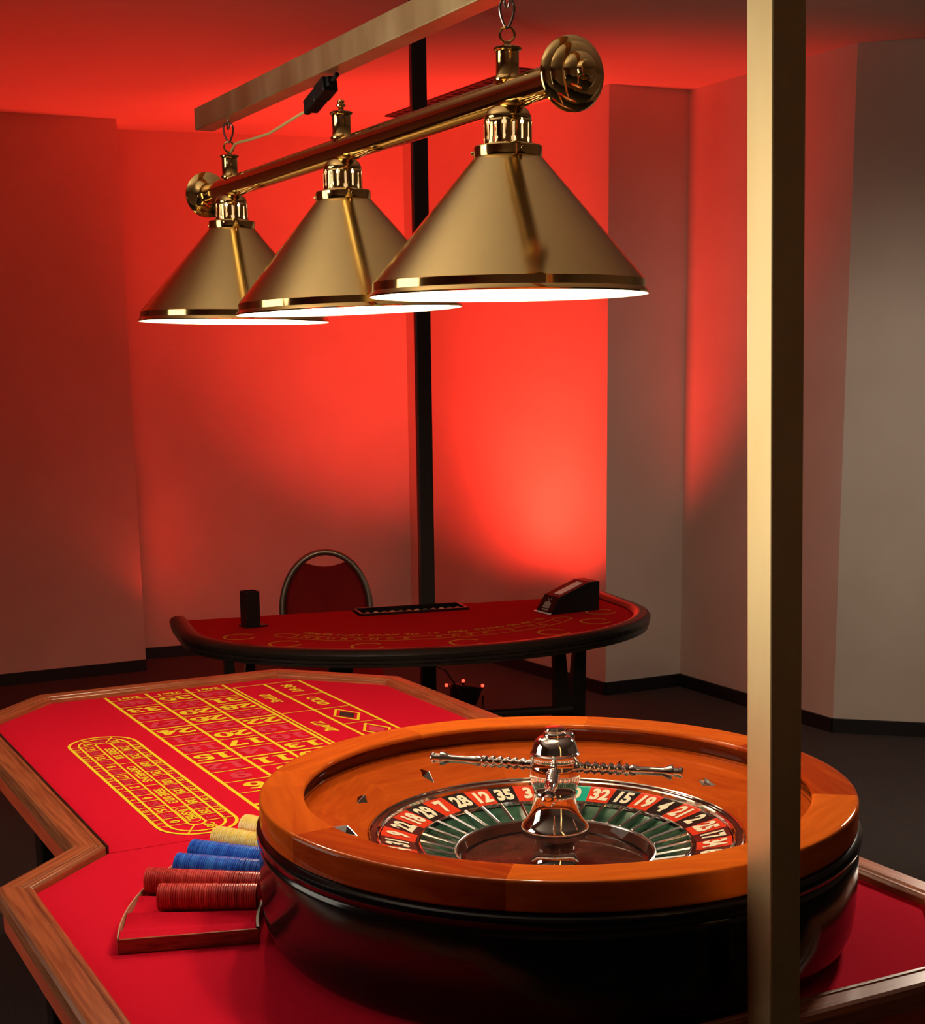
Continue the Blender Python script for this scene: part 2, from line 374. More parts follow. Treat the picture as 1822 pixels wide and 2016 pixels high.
# rail: one mitred moulding per side
prof = [(.0, -.012), (.0, .009), (.005, .0135), (.011, .0135), (.0125, .0115), (.015, .0115), (.017, .0145), (.044, .0150), (.049, .0125), (.052, .006), (.052, -.014), (.046, -.018)]
rings = [offset_poly(FELT, d) for d, _ in prof]
nF = len(FELT)
for i in range(nF):
    j = (i + 1) % nF
    a = Vector((FELT[i][0], -FELT[i][1])); b = Vector((FELT[j][0], -FELT[j][1])); d = (b - a).normalized(); rz = math.atan2(d.y, d.x)
    Rm = Matrix.Rotation(-rz, 2)
    mb = MB(); vs = []
    for k, (dd, zz) in enumerate(prof):
        for q in (rings[k][i], rings[k][j]):
            l = Rm @ (Vector((q[0], -q[1])) - a); vs.append((l.x, l.y, zz))
    K = len(prof)
    fs = [(2 * k, 2 * k + 1, 2 * ((k + 1) % K) + 1, 2 * ((k + 1) % K)) for k in range(K)]
    fs += [tuple(2 * k for k in range(K)), tuple(2 * k + 1 for k in range(K))[::-1]]
    mb.add(vs, fs)
    mb.build('rail', M_RAIL, table, loc=(a.x, a.y, FZ), rotz=rz, bevel=.0012, bseg=2)
# dark rubber lip along the inner left edge of the far half
mb = MB(); mb.box((-.3035 + .0015, -(0.13 + SEAM) / 2, FZ + .006), (.003, SEAM - .13, .013)); mb.build('edge_strip', M_BLKWOOD, table)
# apron
ap = offset_poly(FELT, .044); ap2 = offset_poly(FELT, .020)
for i in range(nF):
    j = (i + 1) % nF
    a = Vector((ap[i][0], -ap[i][1])); b = Vector((ap[j][0], -ap[j][1])); a2 = Vector((ap2[i][0], -ap2[i][1])); b2 = Vector((ap2[j][0], -ap2[j][1]))
    d = (b - a).normalized(); rz = math.atan2(d.y, d.x); Rm = Matrix.Rotation(-rz, 2)
    q = [Rm @ (p - a) for p in (a, b, b2, a2)]
    mb = MB(); mb.prism(q, -.055, -.0185); mb.build('apron', M_APRON, table, loc=(a.x, a.y, FZ), rotz=rz)
for (la, lb) in ((-.18, .12), (.50, .12), (-.32, 1.90), (.54, 1.90), (-.15, 1.05), (.52, 1.05)):
    mb = MB(); mb.box((la, -lb, (FZ - .045) / 2), (.07, .07, FZ - .045)); mb.build('leg', M_BLKWOOD, table, bevel=.004)
# printed layout ------------------------------------------------------------
DU, DV, UE, UF = .09877, .08208, .3878, .4805
prt = MB()
PZ = FZ + .0006
PCOUNT = [0]
def padd(poly, fx, mi, z=PZ):
    PCOUNT[0] += 1; z = z + (PCOUNT[0] % 40) * 1.2e-5
    P = [fx(p) for p in poly]
    A = sum(P[i][0] * P[(i + 1) % len(P)][1] - P[(i + 1) % len(P)][0] * P[i][1] for i in range(len(P)))
    if A > 0: P = P[::-1]
    prt.add([tl(p, z) for p in P], [tuple(range(len(P)))], mi)
def line(p, q, wd, mi=0):
    p = Vector(p); q = Vector(q); d = (q - p).normalized(); n = Vector((-d.y, d.x)) * wd / 2; e = d * wd / 2
    padd([p - n - e, q - n + e, q + n + e, p + n - e], lambda x: x, mi)
THK, THN = .0074, .0036
vT = -.55 * DV
for uu in (0, DU, 2 * DU): line((uu, vT), (uu, (12.6 if uu == 0 else 12) * DV), THK)
D1, D2 = 3 * DU - .001, 3 * DU + .010
line((D1, vT), (D1, 12 * DV), THK); line((D2, 0), (D2, 12 * DV), .0050)
line((UE, 0), (UE, 12 * DV), THK); line((UF, 0), (UF, 12 * DV), THK)
for r in range(0, 13):
    wd = THK if r in (4, 8, 12) else THN
    line((0, r * DV), (D1, r * DV), wd)
line((D2, 0), (UF, 0), THN)
for r in (4, 8, 12): line((D2, r * DV), (UE, r * DV), THN)
for r in (2, 4, 6, 8, 10, 12): line((UE, r * DV), (UF, r * DV), THN)
line((0, 12.6 * DV), (1.5 * DU, 13.3 * DV), THK); line((1.5 * DU, 13.3 * DV), (D1, 12.6 * DV), THK); line((D1, 12 * DV), (D1, 12.6 * DV), THK)
REDS = {1, 3, 5, 7, 9, 12, 14, 16, 18, 19, 21, 23, 25, 27, 30, 32, 34, 36}
def place(c, ex, ey):
    c = Vector(c); ex = Vector(ex); ey = Vector(ey); return lambda p: c + ex * p[0] + ey * p[1]
for n in range(1, 37):
    col = 2 - (n - 1) % 3; row = 11 - (n - 1) // 3
    c = ((col + .5) * DU, (row + .5) * DV)
    fx = place(c, (-1, 0), (0, 1))
    for poly in pen_text(str(n), .0375, .044, .0068, .0036, gap=.08): padd(poly, fx, 1 if n in REDS else 0)
def ftext(txt, c, ex, ey, size, mi=0, off=.0, xs=1.0, shear=0.0):
    vs, fs = font_text(txt, size, off, xs, shear); fx = place(c, ex, ey)
    prt.add([tl(fx(v), PZ) for v in vs], fs, mi)
for k in range(3): ftext('2to1', ((k + .5) * DU, -.25 * DV), (-1, 0), (0, 1), .030, off=.0008, xs=1.1)
ftext('3rd12', ((D2 + UE) / 2, 2 * DV), (0, -1), (-1, 0), .036, off=.0012, xs=1.15, shear=.3)
ftext('2nd12', ((D2 + UE) / 2, 6 * DV), (0, -1), (-1, 0), .036, off=.0012, xs=1.15, shear=.3)
ftext('1st12', ((D2 + UE) / 2, 10 * DV), (0, -1), (-1, 0), .036, off=.0012, xs=1.15, shear=.3)
for txt, r in (('19-36', 1), ('ODD', 3), ('EVEN', 9), ('1-18', 11)):
    ftext(txt, ((UE + UF) / 2, r * DV), (0, -1), (-1, 0), .036, off=.0012, xs=1.15, shear=.3)
for r, mi in ((5, 2), (7, 1)):
    c = Vector(((UE + UF) / 2, r * DV)); hx, hy = .030, .062
    O = [c + Vector(p) for p in ((-hx, 0), (0, -hy), (hx, 0), (0, hy))]
    for a, b in zip(O, O[1:] + O[:1]): line(a, b, .006)
    padd([c + Vector(p) * .62 for p in ((-hx, 0), (0, -hy), (hx, 0), (0, hy))], lambda x: x, mi)
# racetrack
RC, RB0, RB1 = -.122, .405, 1.035
def stad(hw, ext, n=12):
    P = [(RC + hw * math.cos(t), RB1 + ext * math.sin(t)) for t in [PI * k / n for k in range(n + 1)]]
    P += [(RC + hw * math.cos(t), RB0 + ext * math.sin(t)) for t in [PI + PI * k / n for k in range(n + 1)]]
    return P
for hw, ext, wd in ((.070, .070, .0062), (.050, .052, .0050), (.0155, .014, .0042)):
    P = stad(hw, ext)
    for a, b in zip(P, P[1:] + P[:1]): line(a, b, wd)
LEFTN = [11, 36, 13, 27, 6, 34, 17, 25, 2, 21, 4, 19, 15, 32, 0]
RIGHTN = [5, 24, 16, 33, 1, 20, 14, 31, 9, 22, 18, 29, 7, 28, 12, 35, 3]
for NUMS, sgn in ((LEFTN, -1), (RIGHTN, 1)):
    n = len(NUMS); st = (RB1 - RB0) / n
    for k in range(n + 1): line((RC + sgn * .0155, RB0 + k * st), (RC + sgn * .070, RB0 + k * st), .0028)
    for k, v in enumerate(NUMS):
        fx = place((RC + sgn * .033, RB0 + (k + .5) * st), (0, 1), (1, 0))
        mi = 1 if v in REDS else 0
        for poly in pen_text(str(v), .0125, .018, .0022, .0014): padd(poly, fx, mi)
        fx = place((RC + sgn * .060, RB0 + (k + .5) * st), (0, 1), (1, 0))
        for poly in pen_text(str(v), .007, .010, .0012, .0009): padd(poly, fx, mi)
for b0, sy in ((RB0, -1), (RB1, 1)):
    for t in (60, 120):
        ct, stt = math.cos(math.radians(t)), sy * math.sin(math.radians(t))
        line((RC + .0155 * ct, b0 + .014 * stt), (RC + .070 * ct, b0 + .070 * stt), .0028)
for v, t, b0, sy in ((8, 150, RB0, -1), (23, 90, RB0, -1), (10, 30, RB0, -1), (26, 60, RB1, 1)):
    fx = place((RC + .033 * math.cos(math.radians(t)), b0 + sy * .033 * math.sin(math.radians(t))), (0, 1), (1, 0))
    for poly in pen_text(str(v), .0125, .018, .0022, .0014): padd(poly, fx, 1 if v in REDS else 0)
for b in (.580, .763, .930): line((RC - .0155, b), (RC + .0155, b), .0032)
for txt, b, xs in (('SERIE 5/8', .490, 1.0), ('ORPHELINS', .672, 1.0), ('SERIE 0/2/3', .848, .92), ('0-SPIEL', .985, .95)):
    ftext(txt, (RC, b), (0, 1), (1, 0), .025, off=.0007, xs=xs)
P = [(RC + .012 * math.cos(t), 1.018 + .014 * math.sin(t)) for t in [PI * k / 8 for k in range(9)]] + [(RC + .012 * math.cos(t), .952 + .012 * math.sin(t)) for t in [PI + PI * k / 8 for k in range(9)]]
for a, b in zip(P, P[1:] + P[:1]): line(a, b, .0018)
lay = prt.build('layout_print', [M_YEL, M_REDNUM, M_BLKPRINT], parts_felt[0], normals=False, label='yellow printed betting layout with numbers')

# ================================================================== ROULETTE WHEEL
WC = Vector((.1438, 2.0273, 0))
wheel = thing('roulette_wheel', 'large mahogany roulette wheel with black lacquered bowl on the red felt', 'roulette wheel', (WC.x, WC.y, FZ))
def Z(z): return z - FZ
NSEG = 160
mb = MB(); mb.lathe([(.0, Z(.763)), (.386, Z(.763)), (.389, Z(.7612)), (.393, Z(.764)), (.402, Z(.774)), (.4090, Z(.791)), (.4125, Z(.820)), (.4135, Z(.860)), (.4135, Z(.890)), (.4130, Z(.8960)), (.4115, Z(.8985)), (.4130, Z(.9010)), (.4160, Z(.9045)), (.4168, Z(.910)), (.4158, Z(.916)), (.4095, Z(.921)), (.400, Z(.9215)), (.30, Z(.90)), (.10, Z(.84)), (.0, Z(.835))], n=NSEG)
mb.build('bowl', M_BLACKLAC, wheel, label='glossy black bowl')
mb = MB(); mb.lathe([(.395, Z(.9218)), (.4090, Z(.9218)), (.4106, Z(.9235)), (.4110, Z(.926)), (.4110, Z(.9350)), (.4110, Z(.9545)), (.4108, Z(.9568)), (.4100, Z(.9584)), (.4086, Z(.9594)), (.4065, Z(.9598)), (.4040, Z(.9599)), (.380, Z(.9600)), (.3560, Z(.9599)), (.3530, Z(.9597)), (.3508, Z(.9588)), (.3496, Z(.9570)), (.3493, Z(.9545)), (.3500, Z(.9525)), (.3560, Z(.9520))], n=NSEG)
mb.build('rim', M_RIM, wheel, label='glossy mahogany rim')
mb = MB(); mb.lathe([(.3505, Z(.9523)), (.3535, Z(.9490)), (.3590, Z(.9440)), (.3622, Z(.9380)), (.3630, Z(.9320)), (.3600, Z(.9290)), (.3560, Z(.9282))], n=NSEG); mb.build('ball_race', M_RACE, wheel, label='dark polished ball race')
mb = MB(); mb.lathe([(.3612, Z(.9300)), (.3560, Z(.9278)), (.348, Z(.9262)), (.340, Z(.9248)), (.333, Z(.9242)), (.3310, Z(.9238)), (.3295, Z(.9222)), (.328, Z(.9214)), (.325, Z(.9202)), (.268, Z(.8958)), (.264, Z(.8940)), (.262, Z(.890)), (.260, Z(.886))], n=NSEG)
mb.build('ball_track', M_TRACK, wheel)
mb = MB(); mb.lathe([(.2628, Z(.8915)), (.2622, Z(.8945)), (.2606, Z(.8952)), (.2594, Z(.8942)), (.2590, Z(.8905))], n=NSEG); mb.build('outer_track_ring', M_CHROME, wheel)
mb = MB(); mb.lathe([(.2600, Z(.8918)), (.2500, Z(.8898))], n=NSEG); mb.build('ring_band', M_HUB, wheel)
mb = MB(); mb.lathe([(.2520, Z(.8895)), (.2512, Z(.8925)), (.2492, Z(.8932)), (.2472, Z(.8915)), (.2462, Z(.8865))], n=NSEG); mb.build('inner_track_ring', M_CHROME, wheel)
ORDER = [0, 32, 15, 19, 4, 21, 2, 25, 17, 34, 6, 27, 13, 36, 11, 30, 8, 23, 10, 5, 24, 16, 33, 1, 20, 14, 31, 9, 22, 18, 29, 7, 28, 12, 35, 3, 26]
PITCH37 = 2 * PI / 37; AZ0 = math.radians(77.4)
RO, RI, ZO, ZI = .2455, .1965, .8868, .8748
def zr(r): return Z(ZI + (ZO - ZI) * (r - RI) / (RO - RI))
mb = MB()
for i, n in enumerate(ORDER):
    az = AZ0 - i * PITCH37; mi = 2 if n == 0 else (0 if n in REDS else 1)
    vs = []; NS = 5
    for r in (RO, RI):
        for k in range(NS + 1):
            a = az - PITCH37 / 2 + PITCH37 * k / NS; vs.append((r * math.cos(a), r * math.sin(a), zr(r)))
    mb.add(vs, [(k, k + 1, NS + 2 + k, NS + 1 + k) for k in range(NS)], mi)
    tv, tf = font_text(str(n), .046, .0022, .62)
    rc = .2205
    out = []
    for (x, y) in tv:
        r = rc + y * .92; a = az - x / r; out.append((r * math.cos(a), r * math.sin(a), zr(r) + .0008))
    mb.add(out, tf, 3)
mb.build('number_ring', [M_WRED, M_WBLACK, M_WGREEN, M_WNUM], wheel, normals=False)
mb = MB(); mb.lathe([(RI + .001, Z(ZI)), (.1945, Z(.8752)), (.1925, Z(.8765)), (.1905, Z(.8755)), (.1900, Z(.8720))], n=NSEG); mb.build('inner_ring', M_HUB, wheel)
mb = MB(); mb.lathe([(.1910, Z(.8728)), (.1840, Z(.8690)), (.1640, Z(.8600)), (.1460, Z(.8555)), (.1400, Z(.8560))], n=NSEG); mb.build('pocket_ring', M_POCKET, wheel)
mb = MB(); mb.lathe([(.1922, Z(.8735)), (.1915, Z(.8785)), (.1896, Z(.8790)), (.1888, Z(.8735))], n=NSEG); mb.build('pocket_edge', M_CHROME, wheel)
fret0 = None
def fret_ring(r, zt, hw):
    return [(r, -hw, zt - .012), (r, -hw, zt - .0022), (r, -hw * .12, zt), (r, hw * .12, zt), (r, hw, zt - .0022), (r, hw, zt - .012)]
fm = MB(); fm.add(fret_ring(.1895, Z(.8795), .0031) + fret_ring(.1420, Z(.8668), .0026), [(i, (i + 1) % 6, 6 + (i + 1) % 6, 6 + i) for i in range(6)] + [(5, 4, 3, 2, 1, 0), (6, 7, 8, 9, 10, 11)])
fret0 = fm.build('fret', M_CHROME, wheel, bevel=.0003, bseg=1)
for i in range(37):
    a = AZ0 + PITCH37 * (i + .5)
    f = fret0 if i == 0 else fret0.copy()
    if i: COL.objects.link(f); f.parent = wheel
    f.rotation_euler = (0, 0, a)
mb = MB(); mb.lathe([(.1425, Z(.8540)), (.1418, Z(.8640)), (.1400, Z(.8650)), (.1385, Z(.8635)), (.1378, Z(.8600))], n=NSEG); mb.build('hub_edge', M_STEELRING, wheel)
mb = MB(); mb.lathe([(.1395, Z(.8625)), (.1370, Z(.8620)), (.1320, Z(.8500)), (.1300, Z(.8480)), (.080, Z(.8470)), (.0, Z(.8468))], n=NSEG); mb.build('hub', M_HUB, wheel)
# deflectors
def ztrack(r): return .894 + (.9214 - .894) * (r - .264) / (.328 - .264)
dm = MB()
Ld, Wd, Hd = .022, .0095, .0105
dm.add([(-Ld, 0, 0), (0, -Wd, 0), (Ld, 0, 0), (0, Wd, 0), (-Ld * .35, 0, Hd), (Ld * .35, 0, Hd)], [(0, 1, 5, 4), (1, 2, 5), (2, 3, 5), (3, 0, 4, 5), (0, 4, 1) if 0 else (0, 4, 3)], 0)
dm = MB(); dm.add([(-Ld, 0, 0), (0, -Wd, 0), (Ld, 0, 0), (0, Wd, 0), (0, 0, Hd)], [(0, 1, 4), (1, 2, 4), (2, 3, 4), (3, 0, 4), (3, 2, 1, 0)])
slope = math.atan2(.9214 - .894, .064)
def0 = None
for az_, kind in ((2, 'R'), (35, 'T'), (66, 'R'), (97, 'T'), (128, 'R'), (159, 'T'), (189, 'R'), (220, 'T'), (250, 'R'), (280, 'T'), (310, 'R'), (338, 'T')):
    r = .296; a = math.radians(az_)
    if def0 is None: o = def0 = dm.build('ball_deflector', M_CHROME, wheel, bevel=.0012)
    else:
        o = def0.copy(); COL.objects.link(o); o.parent = wheel
    o.location = (r * math.cos(a), r * math.sin(a), Z(ztrack(r)) - .0005)
    Rr = Matrix.Rotation(a, 3, 'Z') @ Matrix.Rotation(-slope, 3, 'Y') @ Matrix.Rotation(0 if kind == 'R' else PI / 2, 3, 'Z')
    o.rotation_euler = Rr.to_euler()
# turret
tur = [(.0, 1.0405), (.008, 1.0405), (.0135, 1.0390), (.0150, 1.0360), (.0140, 1.0330), (.0158, 1.0315), (.0165, 1.0295), (.0160, 1.0275), (.0215, 1.0260), (.0270, 1.0215), (.0302, 1.0150), (.0318, 1.0085), (.0330, 1.0060), (.0325, 1.0050), (.0345, 1.0030), (.0348, .9965), (.0338, .9945), (.0335, .9925), (.0350, .9860), (.0358, .9770), (.0352, .9700), (.0340, .9625), (.0322, .9560), (.0305, .9515), (.0292, .9490), (.0300, .9470), (.0292, .9450), (.0294, .9420), (.0302, .9330), (.0330, .9215), (.0375, .9115), (.0440, .9030), (.0472, .8990), (.0480, .8955), (.0470, .8930), (.0476, .8900), (.0465, .8860), (.0400, .8835), (.0330, .8810), (.0300, .8760), (.0285, .8700), (.0275, .8620), (.0300, .8520), (.0340, .8474)]
mb = MB(); mb.lathe([(r, Z(z)) for r, z in tur], n=72); turret = mb.build('turret', M_CHROME, wheel)
def arm_prof():
    p = [(.0, .030), (.0052, .030), (.0052, .036), (.0044, .038)]
    x = .040
    for k in range(6): p += [(.0040, x), (.0062, x + .004), (.0058, x + .0065), (.0040, x + .0105)]; x += .0108
    p += [(.0050, x), (.0058, x + .004), (.0042, x + .010), (.0042, .148), (.0052, .152), (.0072, .158), (.0074, .162), (.0046, .164), (.0046, .170), (.0056, .1715), (.0056, .1745), (.0044, .1765), (.0, .1770)]
    return p
ARM_AZ = math.radians(169)
for k in range(4):
    a = ARM_AZ + k * PI / 2 + (math.radians(4) if k == 1 else 0); tilt = math.radians({0: 2.0, 1: 0, 2: -1.0, 3: 0}[k])
    mb = MB(); ax = Vector((math.cos(a) * math.cos(tilt), math.sin(a) * math.cos(tilt), math.sin(tilt)))
    mb.lathe([(r_ * 1.45, z_) for r_, z_ in arm_prof()], c=(0, 0, Z(.984)), axis=ax, n=20); mb.build('turret_arm', M_CHROME, turret)

# ================================================================== CHIP RACK
A_F, A_B = math.radians(190.6), math.radians(132)
rack = thing('chip_rack', 'crescent shaped red lined chip rack hugging the left side of the roulette wheel', 'chip rack', (WC.x, WC.y, FZ))
AZR = [177.6, 171.0, 163.9, 157.4, 150.4, 143.4]
GRO = AZR + [184.2, 136.6]
mb = MB(); R0, R1_ = .4185, .608
na = 170; nr = 8
def gz(a):
    d = min(abs(math.degrees(a) - g) for g in GRO)
    return .0115 + .0095 * min(1.0, (d / 3.3) ** 2)
vs = []
for i in range(na + 1):
    a = A_F + (A_B - A_F) * i / na
    for k in range(nr + 1):
        r = R0 + .004 + (R1_ - R0 - .006) * k / nr; vs.append((r * math.cos(a), r * math.sin(a), gz(a)))
mb.add(vs, [(i * (nr + 1) + k, (i + 1) * (nr + 1) + k, (i + 1) * (nr + 1) + k + 1, i * (nr + 1) + k + 1) for i in range(na) for k in range(nr)], 0, True)
mb.build('groove_lining', M_FELT, rack, label='red felt lined grooves')
mb = MB()
def arcwall(r0, r1, z0, z1):
    P = []; n = 60
    for r, z in ((r0, z0), (r1, z0), (r1, z1), (r0, z1)):
        P.append([(r * math.cos(A_F + (A_B - A_F) * i / n), r * math.sin(A_F + (A_B - A_F) * i / n), z) for i in range(n + 1)])
    v = [p for row in P for p in row]; m = n + 1; fs = []
    for q in range(4):
        for i in range(n): fs.append((q * m + i, q * m + i + 1, ((q + 1) % 4) * m + i + 1, ((q + 1) % 4) * m + i))
    fs += [(0, m, 2 * m, 3 * m), (n, m + n, 2 * m + n, 3 * m + n)]
    mb.add(v, fs)
arcwall(R1_ - .0008, R1_ + .0008, .0006, .0225); mb.build('outer_wall', M_EDGE, rack, label='thin pale outer edge strip')
mb = MB(); arcwall(R0 - .0006, R0 + .003, .0006, .0235); mb.build('inner_wall', M_BLACKPL, rack)
mb = MB()
for aa in (A_F, A_B):
    q = Matrix.Rotation(aa, 3, 'Z'); mb.box(q @ Vector(((R0 + R1_) / 2, 0, .0108)), (R1_ - R0 + .002, .004, .0205), R=q)
    if aa == A_F: mb.build('end_wall', M_RAIL, rack, bevel=.0008, label='polished front end wall'); mb = MB()
mb.build('end_wall', M_RAIL, rack, bevel=.0008)
# chips
CR, CT = .0192, .00335
chipm = {}
for cname in ('red', 'blue', 'yellow'):
    mb = MB(); mb.lathe([(0, -CT / 2), (CR - .0009, -CT / 2), (CR, -CT / 2 + .0005), (CR, CT / 2 - .0005), (CR - .0009, CT / 2), (0, CT / 2)], n=44)
    o = mb.build('casino_chip', M_CHIP[cname]); chipm[cname] = o
used = {}
ROLLS = [('red', AZR[0], .424, .566, 'red casino chip in the front roll of the chip rack, nearest the empty groove', 'red chips in the front roll'),
         ('red', AZR[1], .424, .604, 'red casino chip in the long second roll of the rack, beside the blue chips', 'red chips in the second roll'),
         ('blue', AZR[2], .424, .586, 'blue casino chip in the nearer blue roll, beside the red chips', 'blue chips in the nearer blue roll'),
         ('blue', AZR[3], .424, .598, 'blue casino chip in the farther blue roll, beside the yellow chips', 'blue chips in the farther blue roll'),
         ('yellow', AZR[4], .440, .603, 'yellow casino chip in the nearer yellow roll, beside the blue chips', 'yellow chips in the nearer yellow roll'),
         ('yellow', AZR[5], .452, .605, 'yellow casino chip in the farthest roll of the rack, half behind the wheel rim', 'yellow chips in the farthest roll')]
for cname, azd, r0, r1, lab, grp in ROLLS:
    a = math.radians(azd); r = r0 + CT / 2
    while r < r1:
        o = chipm[cname] if cname not in used else chipm[cname].copy()
        if cname in used: COL.objects.link(o)
        used[cname] = 1
        rr = r; ja = random.uniform(-.0005, .0005)
        o.location = (WC.x + rr * math.cos(a) - ja * math.sin(a), WC.y + rr * math.sin(a) + ja * math.cos(a), FZ + .0129 + CR + random.uniform(0, .0005))
        o.rotation_euler = (Matrix.Rotation(a, 3, 'Z') @ Matrix.Rotation(PI / 2 + random.uniform(-.015, .015), 3, 'Y')).to_euler()
        tag(o, lab, 'chip', grp)
        r += CT + .00005

# ================================================================== LAMP GANTRY (post + beam)
gan = thing('lamp_gantry', 'square brass post and overhead brass beam carrying the billiard lamp', 'lamp gantry', T(.19, 2.2145, 0))
def rel(p): return Vector(p) - Vector(T(.19, 2.2145, 0))
pw = .042
mb = MB()
def post_c(z): return .2066 - .03173 * z      # leans slightly: local a against height
for_z = (0.0, 2.062)
vs = []
for z in for_z:
    for da, db in ((-1, -1), (1, -1), (1, 1), (-1, 1)):
        vs.append(rel(T(post_c(z) + da * pw / 2, 2.2145 + db * pw / 2, z)))
mb.add(vs, [(0, 1, 5, 4), (1, 2, 6, 5), (2, 3, 7, 6), (3, 0, 4, 7), (4, 5, 6, 7), (3, 2, 1, 0)])
mb.build('post', M_BRASST, gan, bevel=.002)
mb = MB(); Rt = Matrix.Rotation(ANG, 3, 'Z')
b0, b1 = .372, 2.190
mb.box((0, 0, 0), (.040, b1 - b0, .043)); bm_ = mb.build('beam', M_BRASST, gan, bevel=.002, loc=rel(T(.170, (b0 + b1) / 2, 2.0335)), rotz=ANG)
mb = MB(); mb.box((0, 0, 0), (.16, .16, .008)); mb.build('foot_plate', M_BRASST, gan, bevel=.002, loc=rel(T(.2066, 2.2145, .004)), rotz=ANG)

# ================================================================== BILLIARD LAMP
LB = [1.633, 1.076, .519]
lamp = thing('billiard_lamp', 'polished brass billiard lamp bar with three conical shades above the roulette table', 'lamp', T(.170, 1.076, 1.886))
def rl(p): return Vector(p) - Vector(T(.170, 1.076, 1.886))
mb = MB(); mb.lathe([(0, 0), (.0205, 0), (.0205, 1.430), (0, 1.430)], c=rl(T(.170, .365, 1.886)), axis=VX, n=40); mb.build('bar', M_BRASSP, lamp)
cap = [(.0, .038), (.004, .038), (.010, .036), (.012, .032), (.0125, .029), (.018, .027), (.0225, .022), (.024, .017), (.031, .015), (.036, .011), (.037, .008), (.042, .006), (.0455, .001), (.0455, -.003), (.042, -.006), (.034, -.007), (.026, -.010), (.022, -.014), (.0, -.014)]
mb = MB(); mb.lathe(cap, c=rl(T(.170, 1.797, 1.886)), axis=VX, n=56); mb.build('end_cap', M_BRASSP, lamp)
mb = MB(); mb.lathe(cap, c=rl(T(.170, .372, 1.886)), axis=-VX, n=56); mb.build('end_cap', M_BRASSP, lamp)
TILT = [(0.0, 0.0), (-1.6, 0.0), (1.0, 0.0)]
for k in range(3):
    c = rl(T(.170, LB[k], 0))
    o_shade = Vector((c.x, c.y, 0))
    zz = lambda z: z - 1.886
    # shade: outer skin and inner enamel with real thickness
    mb = MB()
    outer = [(.0450, zz(1.8065)), (.0465, zz(1.8055)), (.1845, zz(1.6460)), (.1865, zz(1.6440)), (.1872, zz(1.6330)), (.1900, zz(1.6300)), (.1915, zz(1.6275)), (.1900, zz(1.6255))]
    inner = [(.1880, zz(1.6268)), (.1850, zz(1.6320)), (.1835, zz(1.6440)), (.0455, zz(1.8030)), (.0435, zz(1.8060)), (.0450, zz(1.8065))]
    mb.lathe(outer + inner, n=96, mats=[0, 0, 2, 2, 2, 2, 2, 1, 1, 1, 1, 1, 1])
    pivot = Vector((c.x, c.y, 0))
    sh = MB()
    off = Vector((0, 0, 0))
    shade = mb.build('shade', [M_BRASS, M_SHADEIN, M_BRASSP], lamp, loc=(c.x, c.y, 0))
    tx = math.radians(TILT[k][0])
    # tilt about the line of sight through the shade top
    w_ = T(.170, LB[k], 0); view = Vector((w_.x, w_.y, 0)).normalized()
    Rq = Matrix.Rotation(tx, 4, view); piv = Vector((c.x, c.y, zz(1.81)))
    shade.matrix_local = Matrix.Translation(piv) @ Rq @ Matrix.Translation(-piv) @ Matrix.Translation((c.x, c.y, 0))
    mb = MB(); mb.lathe([(.040, zz(1.8050)), (.0455, zz(1.8058)), (.0462, zz(1.8070)), (.0462, zz(1.8190)), (.0450, zz(1.8205)), (.034, zz(1.8205))], n=56)
    for q in range(3):
        aa = 2 * PI * q / 3 + .9; mb.lathe([(.0, .004), (.0022, .004), (.003, .0028), (.003, 0)], c=(.0460 * math.cos(aa), .0460 * math.sin(aa), zz(1.8130)), axis=(math.cos(aa), math.sin(aa), 0), n=12)
    mb.build('collar', M_BRASSP, shade)
    # vented socket cup with keyhole slots
    mb = MB(); na = 128; per = 8
    rows = [1.8205, 1.8225, 1.8245, 1.8275, 1.8300, 1.8320, 1.8460, 1.8485, 1.8510, 1.8540]
    def rad(z): return .0325 if z < 1.852 else .0322
    vs = [];
    for z in rows:
        for i in range(na): a = 2 * PI * i / na; vs.append((rad(z) * math.cos(a), rad(z) * math.sin(a), zz(z)))
    fs = []
    for j in range(len(rows) - 1):
        zm = (rows[j] + rows[j + 1]) / 2
        for i in range(na):
            ph = i % per; odd = (i // per) % 2
            hole = False
            if odd == 0:   # round end low
                if 1.8245 < zm < 1.8300 and 2 <= ph <= 5: hole = True
                elif 1.8225 < zm < 1.8485 and 3 <= ph <= 4: hole = True
            else:          # round end high
                if 1.8460 < zm < 1.8510 and 2 <= ph <= 5: hole = True
                elif 1.8275 < zm < 1.8540 - .001 and 3 <= ph <= 4: hole = True
            if not hole: fs.append((j * na + i, j * na + (i + 1) % na, (j + 1) * na + (i + 1) % na, (j + 1) * na + i))
    mb.add(vs, fs, 0, True)
    mb.lathe([(.0345, zz(1.8203)), (.0350, zz(1.8215)), (.0335, zz(1.8230)), (.0325, zz(1.8228))], n=64)
    mb.lathe([(.0322, zz(1.8540)), (.0310, zz(1.8600)), (.0275, zz(1.8665)), (.0215, zz(1.8710)), (.0140, zz(1.8738)), (.0085, zz(1.8745)), (.0085, zz(1.8690))], n=64)
    sk = mb.build('socket_cup', [M_BRASSP, M_SHADEIN], lamp, loc=(c.x, c.y, 0))
    md = sk.modifiers.new('solid', 'SOLIDIFY'); md.thickness = .0008; md.offset = -1; md.material_offset = 1; md.material_offset_rim = 0
    # bulb, lamp holder
    mb = MB(); mb.lathe([(0, zz(1.636)), (.012, zz(1.639)), (.0225, zz(1.649)), (.027, zz(1.666)), (.0245, zz(1.690)), (.016, zz(1.722)), (.012, zz(1.745)), (.0, zz(1.745))], n=16)
    mb.build('bulb', M_BULB, lamp, loc=(c.x, c.y, 0))
